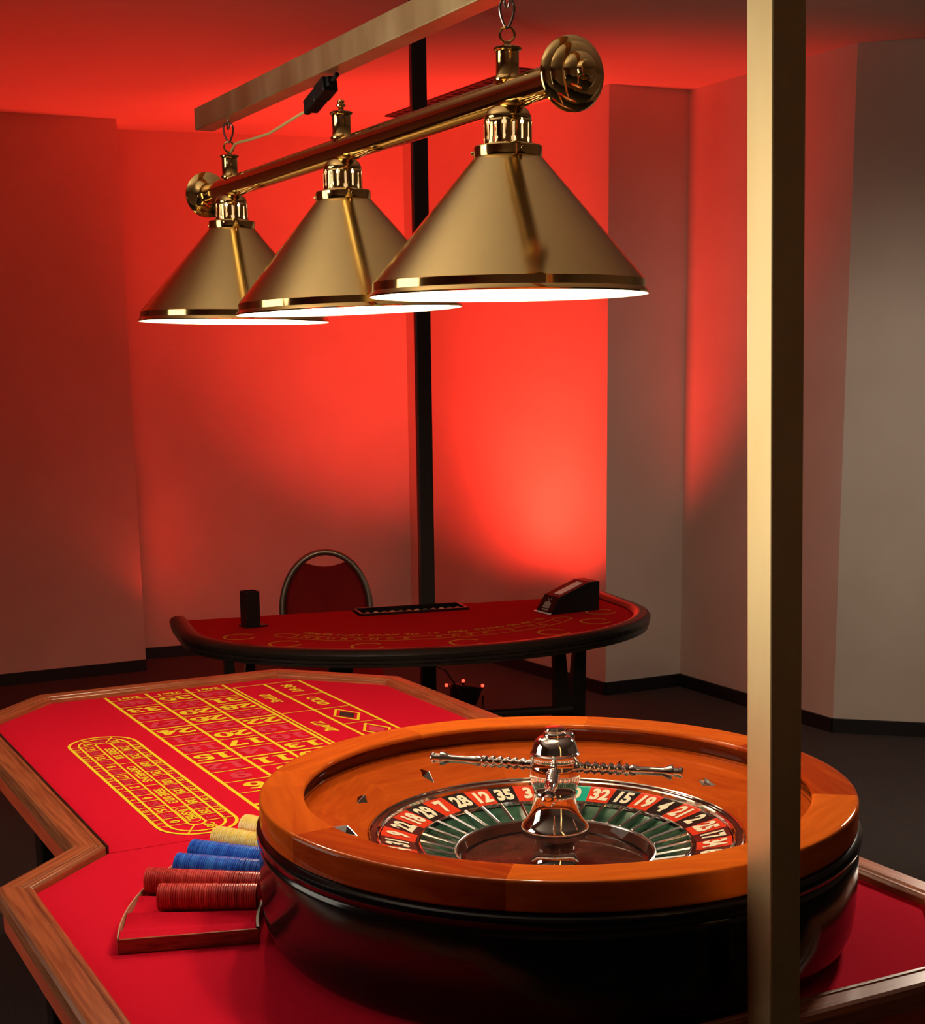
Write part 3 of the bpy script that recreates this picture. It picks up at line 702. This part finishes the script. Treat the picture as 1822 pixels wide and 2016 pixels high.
    mb = MB(); mb.lathe([(0, zz(1.745)), (.0135, zz(1.745)), (.0135, zz(1.790)), (.008, zz(1.800)), (.008, zz(1.868)), (0, zz(1.868))], n=20); mb.build('lamp_holder', M_SHADEIN, lamp, loc=(c.x, c.y, 0))
    # stem above the bar
    mb = MB(); mb.lathe([(.0, zz(1.9015)), (.0125, zz(1.9015)), (.0185, zz(1.9035)), (.0190, zz(1.9060)), (.0165, zz(1.9085)), (.0155, zz(1.9110)), (.0155, zz(1.9390)), (.0165, zz(1.9410)), (.0190, zz(1.9425)), (.0190, zz(1.9450)), (.0165, zz(1.9465)), (.0050, zz(1.9470)), (.0045, zz(1.9500)), (.0045, zz(1.9530))] +
                        ([(.0075, zz(1.9545)), (.0078, zz(1.9570)), (.0060, zz(1.9590)), (.0050, zz(1.9598)), (.0062, zz(1.9620)), (.0050, zz(1.9650)), (.0, zz(1.9660))] if k == 1 else [(.0, zz(1.9535))]), n=36)
    stem = mb.build('stem', M_BRASSP, lamp, loc=(c.x, c.y, 0))
    if k != 1:
        mb = MB(); ct = Vector((0, 0, zz(1.9625)))
        mb.tube([ct + (view.cross(Vector((0, 0, 1))) * math.cos(t) + Vector((0, 0, 1)) * math.sin(t)) * .0098 for t in [2 * PI * q / 24 for q in range(24)]], .0017, n=8, closed=True); mb.build('hanging_ring', M_BRASSP, stem)
        # snap hook hanging the lamp from the beam
        base = T(.170, LB[k], 0); hz0, hz1 = 1.9695, 2.0085
        hk = thing('snap_hook', 'dark steel snap hook joining the lamp to the far end of the beam' if k == 2 else 'dark steel snap hook above the lamp, cut by the top of the photo', 'hook', (base.x, base.y, hz0), group='snap hooks holding the lamp')
        mb = MB(); P = []
        for q in range(36):
            t = 2 * PI * q / 36; hgt = (1 - math.cos(t)) / 2
            P.append(UX * (math.sin(t) * (.0035 + .0085 * hgt)) + VX * (.004 * math.sin(t)) + Vector((0, 0, .001 + hgt * (hz1 - hz0 - .002))))
        mb.tube(P, .0018, n=8, closed=True); mb.build('body', M_DARKWIRE, hk)
        mb = MB(); mb.tube([Vector((0, 0, hz1 - hz0 - .006)) + (VX * math.cos(t) + Vector((0, 0, 1)) * math.sin(t)) * .007 for t in [2 * PI * q / 20 for q in range(20)]], .0015, n=8, closed=True)
        mb.tube([Vector((0, 0, hz1 - hz0)), Vector((0, 0, hz1 - hz0 + .004))], .002, n=8); mb.build('eye_screw', M_DARKWIRE, hk)
# power cable -----------------------------------------------------------------
cab = thing('power_cable', 'thin ivory lamp cable with black in-line plug hanging below the beam', 'cable', T(.17, .94, 1.98))
def rc_(a, b, z): return Vector(T(a, b, z)) - Vector(T(.17, .94, 1.98))
mb = MB(); mb.tube([rc_(.17, .527, 1.951), rc_(.172, .548, 1.9635), rc_(.17, .576, 1.9635), rc_(.17, .640, 1.9600), rc_(.17, .700, 1.9585), rc_(.17, .741, 1.9575), rc_(.17, .790, 1.9605), rc_(.17, .845, 1.9650), rc_(.17, .905, 1.9690), rc_(.17, .930, 1.9695)], .0026, n=8); mb.build('cord', M_CORD, cab)
p0 = rc_(.17, .925, 1.9680); p1 = rc_(.17, 1.062, 2.0060); dr = (p1 - p0).normalized(); sd = UX.normalized(); upv = sd.cross(dr).normalized()
Rp = Matrix((dr, sd, upv)).transposed()
mb = MB(); mb.box(p0 + dr * .010, (.020, .012, .012), R=Rp); mb.box(p0 + dr * .044, (.050, .026, .022), R=Rp); mb.build('socket_half', M_BLACKPL, cab, bevel=.003)
mb = MB(); mb.box(p0 + dr * .092, (.042, .028, .024), R=Rp); mb.box(p0 + dr * .118, (.012, .018, .016), R=Rp); mb.build('plug_half', M_BLACKPL, cab, bevel=.003)
mb = MB(); mb.tube([p0 + dr * .122, p0 + dr * .136, rc_(.17, 1.064, 2.0072)], .004, n=8); mb.build('tail', M_BLACKPL, cab)

# ================================================================== BLACKJACK TABLE
BC = Vector((-.182, 5.115, 0)); BA = .294; BW, BS, BD = .776, .29, .880; BZ = .72
bj = thing('blackjack_table', 'black D shaped blackjack table with dark red felt, behind the roulette table', 'table', BC, BA)
# local frame: x along the straight dealer edge, y away from players (so players' side is -y)
def dshape(off, n=72, back=0.0, notch=None):
    W = BW - off; D = BD - off; P = [(W, back)]
    for k in range(n + 1):
        t = PI * k / n; P.append((W * math.cos(t), -(BS + (D - BS) * math.sin(t))))
    P.append((-W, back))
    if notch:
        x0, x1, dp = notch; P += [(x0, back), (x0, -dp), (x1, -dp), (x1, back)]
    return P
NOTCH = (-.165, .225, .140)
mb = MB(); mb.prism(dshape(.055, back=-.004, notch=NOTCH), BZ - .02, BZ); bjfelt = mb.build('felt', M_FELT2, bj)
mb = MB(); pr_ = [(.058, -.030), (.058, .003), (.050, .012), (.036, .017), (.018, .016), (.006, .010), (.000, .000), (.002, -.012), (.006, -.0135), (.004, -.015), (.004, -.024), (.008, -.026), (.008, -.036), (.058, -.036)]
rows = [dshape(o_, back=0.0) for o_, _ in pr_]; m = len(rows[0]); vs = []
for row, (_, z) in zip(rows, pr_): vs += [(p[0], p[1], BZ + z) for p in row]
K = len(pr_); fs = [(q * m + i, q * m + i + 1, ((q + 1) % K) * m + i + 1, ((q + 1) % K) * m + i) for q in range(K) for i in range(m - 1)]
fs += [tuple(q * m for q in range(K)), tuple(q * m + m - 1 for q in range(K))[::-1]]
mb.add(vs, fs, 0, True); mb.build('armrest', M_LEATHER, bj, label='padded dark armrest')
mb = MB(); mb.prism(dshape(.05, back=-.002, notch=NOTCH), BZ - .037, BZ - .021); mb.build('tabletop_board', M_BLKWOOD, bj)
def leg(xc, yc, w0, w1, notch=True):
    mb = MB(); zt = BZ - .037; th = .030
    # trestle board with a V slot cut down from the top
    for s in (-1, 1):
        P = [(s * w0 / 2, zt), (s * .019, zt), (s * .002, zt - .165), (0, zt - .165), (0, .03), (s * w1 / 2, .03)] if notch else [(s * w0 / 2, zt), (0, zt), (0, .03), (s * w1 / 2, .03)]
        n = len(P); vs = [(xc + x, yc - th / 2, z) for x, z in P] + [(xc + x, yc + th / 2, z) for x, z in P]
        mb.add(vs, [tuple(range(n)), tuple(range(n, 2 * n))[::-1]] + [(i, (i + 1) % n, n + (i + 1) % n, n + i) for i in range(n)])
    o = mb.build('leg', M_BLKWOOD, bj)
    f = MB(); f.box((xc, yc + .05, .016), (.09, .55, .032)); f.build('foot', M_BLKWOOD, o, bevel=.004)
def bl(x, y):  # world -> bj local
    d = Vector((x, y, 0)) - BC; return (d.x * math.cos(BA) + d.y * math.sin(BA), -d.x * math.sin(BA) + d.y * math.cos(BA))
lr = bl(.37, 4.60); ll = bl(-.628, 4.39)
leg(lr[0], lr[1], .105, .088); leg(ll[0], ll[1], .090, .080)
lc = bl(-.345, 4.62); leg(lc[0], lc[1], .075, .07, notch=False)
mb = MB(); ym = (lr[1] + ll[1]) / 2
mb.tube([(ll[0], ll[1] - .030, .478), (lr[0], lr[1] - .030, .478)], .014, n=12); mb.build('foot_rail', M_BLKWOOD, bj)
# printed layout: bet rings and arched lettering
pm = MB(); bz = BZ + .0006
def bline(P, wd):
    for a, b in zip(P[:-1], P[1:]):
        a = Vector(a); b = Vector(b); d = (b - a).normalized(); n_ = Vector((-d.y, d.x)) * wd / 2
        pm.add([(*(a - n_), bz), (*(b - n_), bz), (*(b + n_), bz), (*(a + n_), bz)], [(0, 1, 2, 3)])
def ell(t, off): return ((BW - off) * math.cos(t), -(BS + (BD - off - BS) * math.sin(t)))
for tdeg in (8, 32, 58, 88, 116, 143, 168):
    t = math.radians(tdeg); c = Vector(ell(t, .158)); rr = .048
    pm = MB(); bline([(c.x + rr * math.cos(q), c.y + rr * math.sin(q)) for q in [2 * PI * k / 28 + .4 for k in range(25)]], .0085)
    pm.build('betting_ring', M_GOLD, bjfelt, normals=False)
pm = MB()
bo = [ell(math.radians(q), .250) for q in range(24, 163, 3)]; bi = [ell(math.radians(q), .305) for q in range(162, 23, -3)]
ctr0 = [ell(math.radians(162), .2775)]
bline(bo + [ell(math.radians(165), .2775)] + bi + [ell(math.radians(21), .2775)] + bo[:1], .0048)
def arctext(txt, off, t0, t1, size):
    for i, ch in enumerate(txt):
        if ch == ' ': continue
        t = math.radians(t0 + (t1 - t0) * i / (len(txt) - 1)); c = Vector(ell(t, off)); c2 = Vector(ell(t - .01, off)); d = (c2 - c).normalized()
        d = d if d.x > 0 else -d
        # letters face the dealer's side of the arc: read from the players' seats
        n_ = Vector((-d.y, d.x)); tv, tf = font_text(ch, size, .0010)
        pm.add([(*(c + d * x + n_ * y), bz) for x, y in tv], tf)
pm.build('insurance_band', M_GOLD, bjfelt, normals=False); pm = MB()
arctext('INSURANCE PAYS 2 TO 1', .2775, 152, 34, .036)
pm.build('insurance_lettering', M_GOLD, bjfelt, normals=False); pm = MB()
arctext('DEALER MUST DRAW TO 16 AND STAND ON ALL 17S', .345, 156, 28, .034)
pm.build('rule_lettering', M_GOLD, bjfelt, normals=False, label='gold printed arched lettering')
# chip tray set into the felt at the dealer's edge -----------------------------
TA = BA; TC = BC + Matrix.Rotation(BA, 3, 'Z') @ Vector(((NOTCH[0] + NOTCH[1]) / 2, -.071, 0)) + Vector((0, 0, BZ))
tray = thing('chip_tray', 'black chip float tray at the dealer edge of the blackjack table', 'chip tray', TC, TA)
mb = MB(); tw, td = .375, .130
for (cx, cy, sx, sy) in ((0, -td / 2 + .004, tw, .008), (0, td / 2 - .004, tw, .008), (-tw / 2 + .004, 0, .008, td), (tw / 2 - .004, 0, .008, td)):
    mb.box((cx, cy, -.009), (sx, sy, .034))
mb.build('rim', M_BLKWOOD, tray, bevel=.0015)
mb = MB(); mb.box((0, 0, -.0245), (tw - .012, td - .012, .003)); mb.build('bed', M_BLACKPL, tray)
tcols = [plain('tray_chip_cream', (.55, .40, .26), .4), plain('tray_chip_green', (.06, .12, .07), .4), plain('tray_chip_brown', (.30, .13, .07), .4)]
tnames = ['cream', 'green', 'brown']; tm = []
mb = MB(); mb.lathe([(0, -.0016), (.0112, -.0016), (.012, -.0008), (.012, .0008), (.0112, .0016), (0, .0016)], n=18, smooth=False)
first = True; proto = {}
for k in range(12):
    ci = (2, 0, 1, 0, 1, 2, 0, 1, 2, 0, 1, 2)[k]
    for q in range(5):
        if ci not in proto:
            m2 = MB(); m2.lathe([(0, -.0016), (.0112, -.0016), (.012, -.0008), (.012, .0008), (.0112, .0016), (0, .0016)], n=18, smooth=False)
            o = m2.build('casino_chip', tcols[ci]); proto[ci] = o
        else:
            o = proto[ci].copy(); COL.objects.link(o)
        lp = Vector((-.158 + k * .0287, -.046 + q * .0040 + random.uniform(-.0003, .0003), -.0040))
        wp = TC + Matrix.Rotation(TA, 3, 'Z') @ lp
        o.location = wp; o.rotation_euler = (PI / 2, 0, TA)
        tag(o, f'{tnames[ci]} casino chip standing on edge in the black chip tray on the blackjack table', 'chip', f'{tnames[ci]} chips in the blackjack chip tray')

# card shoe ----------------------------------------------------------------------
s0 = Vector((.340, 4.907, BZ + .0008)); s1 = Vector((.503, 5.000, BZ + .0008)); sx = (s1 - s0).normalized(); SA = math.atan2(sx.y, sx.x)
shoe = thing('card_shoe', 'black sloping card shoe on the right end of the blackjack table', 'card shoe', s0, SA)
Ls = .190; Ws = .092
sidep = [(-.004, 0), (-.004, .006), (.030, .056), (.150, .098), (Ls, .098), (Ls, 0)]
mb = MB()
n = len(sidep); vs = [(x, 0, z) for x, z in sidep] + [(x, Ws, z) for x, z in sidep]
mb.add(vs, [tuple(range(n)), tuple(range(n, 2 * n))[::-1]] + [(i, (i + 1) % n, n + (i + 1) % n, n + i) for i in range(n)])
mb.build('body', M_BLACKPL, shoe, bevel=.0015)
def onface(p0, p1, u, v, lift=.0012):
    a = Vector((p0[0], 0, p0[1])); b = Vector((p1[0], 0, p1[1])); n_ = Vector((-(p1[1] - p0[1]), 0, p1[0] - p0[0])).normalized()
    return a + (b - a) * u + Vector((0, v * Ws, 0)) + n_ * lift
mb = MB(); q = [onface((.030, .056), (.150, .098), u_, v_) for u_, v_ in ((.12, .22), (.88, .22), (.88, .60), (.12, .60))]
q2 = [onface((.030, .056), (.150, .098), u_, v_, -.0005) for u_, v_ in ((.12, .22), (.88, .22), (.88, .60), (.12, .60))]
mb.add(q + q2, [(0, 1, 2, 3), (0, 1, 5, 4), (1, 2, 6, 5), (2, 3, 7, 6), (3, 0, 4, 7)]); mb.build('card_window', M_WHITE, shoe, label='pale strip showing the cards inside')
mb = MB(); mb.box((-.0085, Ws / 2, .0035), (.009, Ws, .003)); mb.build('front_lip', M_ACRYL, shoe)
mb = MB()
def emb(poly):
    pts = [onface((-.004, .006), (.030, .056), u_, v_, .0010) for u_, v_ in poly]; mb.add(pts, [tuple(range(len(pts)))])
for k in range(5): emb([(.22 + .0 * k, .30 + .085 * k), (.22, .36 + .085 * k), (.55 + .06 * (2 - abs(k - 2)), .36 + .085 * k), (.55 + .06 * (2 - abs(k - 2)), .30 + .085 * k)])
for k in range(4): emb([(.08, .30 + .1 * k), (.08, .37 + .1 * k), (.17, .37 + .1 * k), (.17, .30 + .1 * k)])
for k in range(3): emb([(.74, .40 + .09 * k), (.74, .44 + .09 * k), (.80, .44 + .09 * k), (.80, .40 + .09 * k)])
mb.build('emblem', M_LOGO, shoe, normals=False, label='small silver emblem')
# discard holder --------------------------------------------------------------------
dh = thing('discard_holder', 'small upright black discard holder on the left of the blackjack table', 'card holder', (-.632, 4.770, BZ + .0008), .52)
mb = MB(); mb.box((0, 0, .0025), (.075, .060, .005)); mb.build('base', M_BLACKPL, dh, bevel=.001)
mb = MB(); mb.box((.013, 0, .060), (.003, .052, .110)); mb.box((-.010, .0245, .060), (.044, .003, .110)); mb.box((-.010, -.0245, .060), (.044, .003, .110)); mb.box((-.031, 0, .060), (.003, .052, .110)); mb.build('sleeve', M_BLACKPL, dh, bevel=.0008)
mb = MB(); mb.box((-.009, 0, .058), (.038, .044, .104)); mb.build('filler_block', M_BLACKPL, dh)

# ================================================================== CHAIR
CHR = Vector((-.452, 5.47, 0)); chair = thing('banquet_chair', 'round backed red banquet chair with bronze tube frame behind the blackjack table', 'chair', CHR, .10)
# local: back plane at y=0, seat toward -y (towards the table)
def bk(t, rx, rz_, cz): return Vector((rx * math.cos(t), .03 + .10 * max(0, (cz + rz_ * math.sin(t) - .45)) , cz + rz_ * math.sin(t)))
NT = 48; rx0, rz0, cz0 = .163, .212, .652
loop = []
for k in range(NT + 1):
    t = -PI * .32 + (PI * 1.64) * k / NT
    fl = 1.0 if t > 0 and t < PI else 1.0
    loop.append(bk(t, rx0, rz0, cz0))
pL = [Vector((.160, .0, .02)), Vector((.150, .015, .40)), Vector((.135, .03, .46))]
mb = MB(); mb.tube(loop, .0125, n=12); mb.build('back_frame', M_CHAIRFRAME, chair)
# cushion with the handle gap at the top
mb = MB(); front = []; rxI, rzI = rx0 - .012, rz0 - .012
out = []
for k in range(0, 61):
    t = 2 * PI * k / 60
    p = bk(t, rxI, rzI, cz0); out.append(p)
gap_z = cz0 + rzI - .030
outl = []
for k in range(61):
    t = PI / 2 + 2 * PI * k / 60
    x = rxI * math.cos(t); z = cz0 + rzI * math.sin(t)
    if z > gap_z - .004: z = min(z, gap_z - .016 * (1 - (x / .075) ** 2) + .004) if abs(x) < .075 else z
    outl.append((x, z))
outl = outl[:-1]; n = len(outl)
cc = (0, cz0)
vs = []
for (sy, sc, dy) in ((-1, 1.0, .004), (-1, .94, .018), (-1, .55, .026), (-1, 0.02, .028), ):
    for x, z in outl: vs.append((cc[0] + (x - cc[0]) * sc, .03 + .10 * max(0, z - .45) - dy, cc[1] + (z - cc[1]) * sc))
fs = []
for q in range(3):
    for i in range(n): fs.append((q * n + i, q * n + (i + 1) % n, (q + 1) * n + (i + 1) % n, (q + 1) * n + i))
fs.append(tuple(3 * n + i for i in range(n)))
bb = len(vs)
for x, z in outl: vs.append((x, .03 + .10 * max(0, z - .45) + .008, z))
fs += [(i, (i + 1) % n, bb + (i + 1) % n, bb + i) for i in range(n)] + [tuple(bb + i for i in range(n))[::-1]]
mb.add(vs, fs, 0, True); mb.build('backrest', M_CHAIRRED, chair, label='red padded back')
mb = MB(); P = []
for k in range(40):
    t = 2 * PI * k / 40; c_, s_ = math.cos(t), math.sin(t); e = .45
    P.append((.19 * abs(c_) ** e * (1 if c_ > 0 else -1), -.21 + .19 * abs(s_) ** e * (1 if s_ > 0 else -1)))
mb.prism(P, .41, .465); mb.build('seat', M_CHAIRRED, chair, bevel=.018, bseg=3)
for sx_ in (-1, 1):
    mb = MB(); mb.tube([Vector((sx_ * .165, -.38, .0)), Vector((sx_ * .160, -.37, .30)), Vector((sx_ * .150, -.35, .41))], .0115, n=10); mb.build('leg', M_CHAIRFRAME, chair)
    mb = MB(); mb.tube([Vector((sx_ * .170, .06, .0)), Vector((sx_ * .160, .02, .25)), Vector((sx_ * .150, .010, .41)), loop[0] if sx_ > 0 else loop[-1]], .0115, n=10); mb.build('leg', M_CHAIRFRAME, chair)
mb = MB(); mb.tube([Vector((-.15, -.36, .40)), Vector((.15, -.36, .40)), Vector((.15, .0, .40)), Vector((-.15, .0, .40))], .010, n=8, closed=True); mb.build('seat_frame', M_CHAIRFRAME, chair)

# ================================================================== POLE, SPOTS, VENT
pole = thing('support_pole', 'black floor to ceiling pole behind the blackjack table', 'pole', (-.078, 5.17, 0))
mb = MB(); Rp2 = Matrix.Rotation(math.radians(12), 3, 'Z')
P = []
mb.box((0, 0, CH / 2), (.050, .046, CH - .02), R=Rp2); mb.build('shaft', M_BLACKMETAL, pole, bevel=.003)
mb = MB(); mb.box((.012, 0, CH - .006), (.095, .07, .011), R=Rp2); mb.build('ceiling_plate', M_BLACKMETAL, pole)
mb = MB(); mb.box((0, 0, .005), (.12, .12, .009), R=Rp2); mb.build('foot_plate', M_BLACKMETAL, pole)
def par(loc, aim, label):
    p = thing('par_spotlight', label, 'spotlight', (loc[0], loc[1], 0))
    ax = (Vector(aim) - Vector(loc)).normalized(); c0 = Vector((0, 0, .062)); ax = (ax + Vector((0, 0, 1.6))).normalized()
    mb = MB(); mb.lathe([(.0, -.045), (.040, -.045), (.058, -.028), (.066, .0), (.074, .040), (.080, .044), (.080, .052), (.074, .052), (.066, .046), (.055, .0), (.0, -.02)], c=c0, axis=ax, n=40); mb.build('can', M_BLACKPL, p)
    mb = MB(); mb.tube([c0 + Vector((-.083, 0, .004)), Vector((-.083, 0, .004)), Vector((.083, 0, .004)), c0 + Vector((.083, 0, .004))], .005, n=8); mb.build('yoke', M_BLACKMETAL, p)
    sdv = ax.cross(Vector((0, 1, 0))).normalized()
    for q, (dx, dy, dz) in enumerate(((-.082, -.01, .117), (.082, -.015, .114), (-.006, -.03, .140))):
        mb = MB(); mb.lathe([(0, .008), (.006, .006), (.0075, .0), (.006, -.006), (0, -.006)], c=(dx, dy, dz), n=14); led = mb.build('led_lamp', M_LED, p, label='glowing red led')
        if q == 2:
            mb = MB(); mb.tube([(dx, dy, dz - .006), (dx, dy + .01, dz - .05)], .006, n=8); mb.build('led_stalk', M_BLACKMETAL, p)
    return p
par((.063, 6.66, .17), (.52, 7.15, 1.35), 'black floor spotlight with red leds, right of the black pole under the blackjack table')
mb = MB(); mb.tube([Vector((-.070, 5.22, .50)), Vector((-.02, 5.6, .40)), Vector((.03, 6.2, .20)), Vector((.055, 6.56, .06)), Vector((.058, 6.60, .03))], .004, n=8)
tag(mb.build('spotlight_cable', M_BLACKPL), 'thin black cable running from the pole down to the floor spotlight', 'cable')
vd = Vector((.460, -.888, 0))
vent = thing('ceiling_vent', 'long narrow dark slotted vent in the red lit ceiling behind the lamp bar', 'vent', (-.245, 7.70, CH - .004), math.atan2(vd.y, vd.x))
mb = MB(); mb.box((.65, 0, .0), (1.30, .080, .007)); mb.build('frame', M_VENT, vent)
for k in range(18):
    mb = MB(); mb.box((.035 + k * .072, 0, -.0045), (.034, .045, .003)); mb.build('slot', M_VENTSLOT, vent)
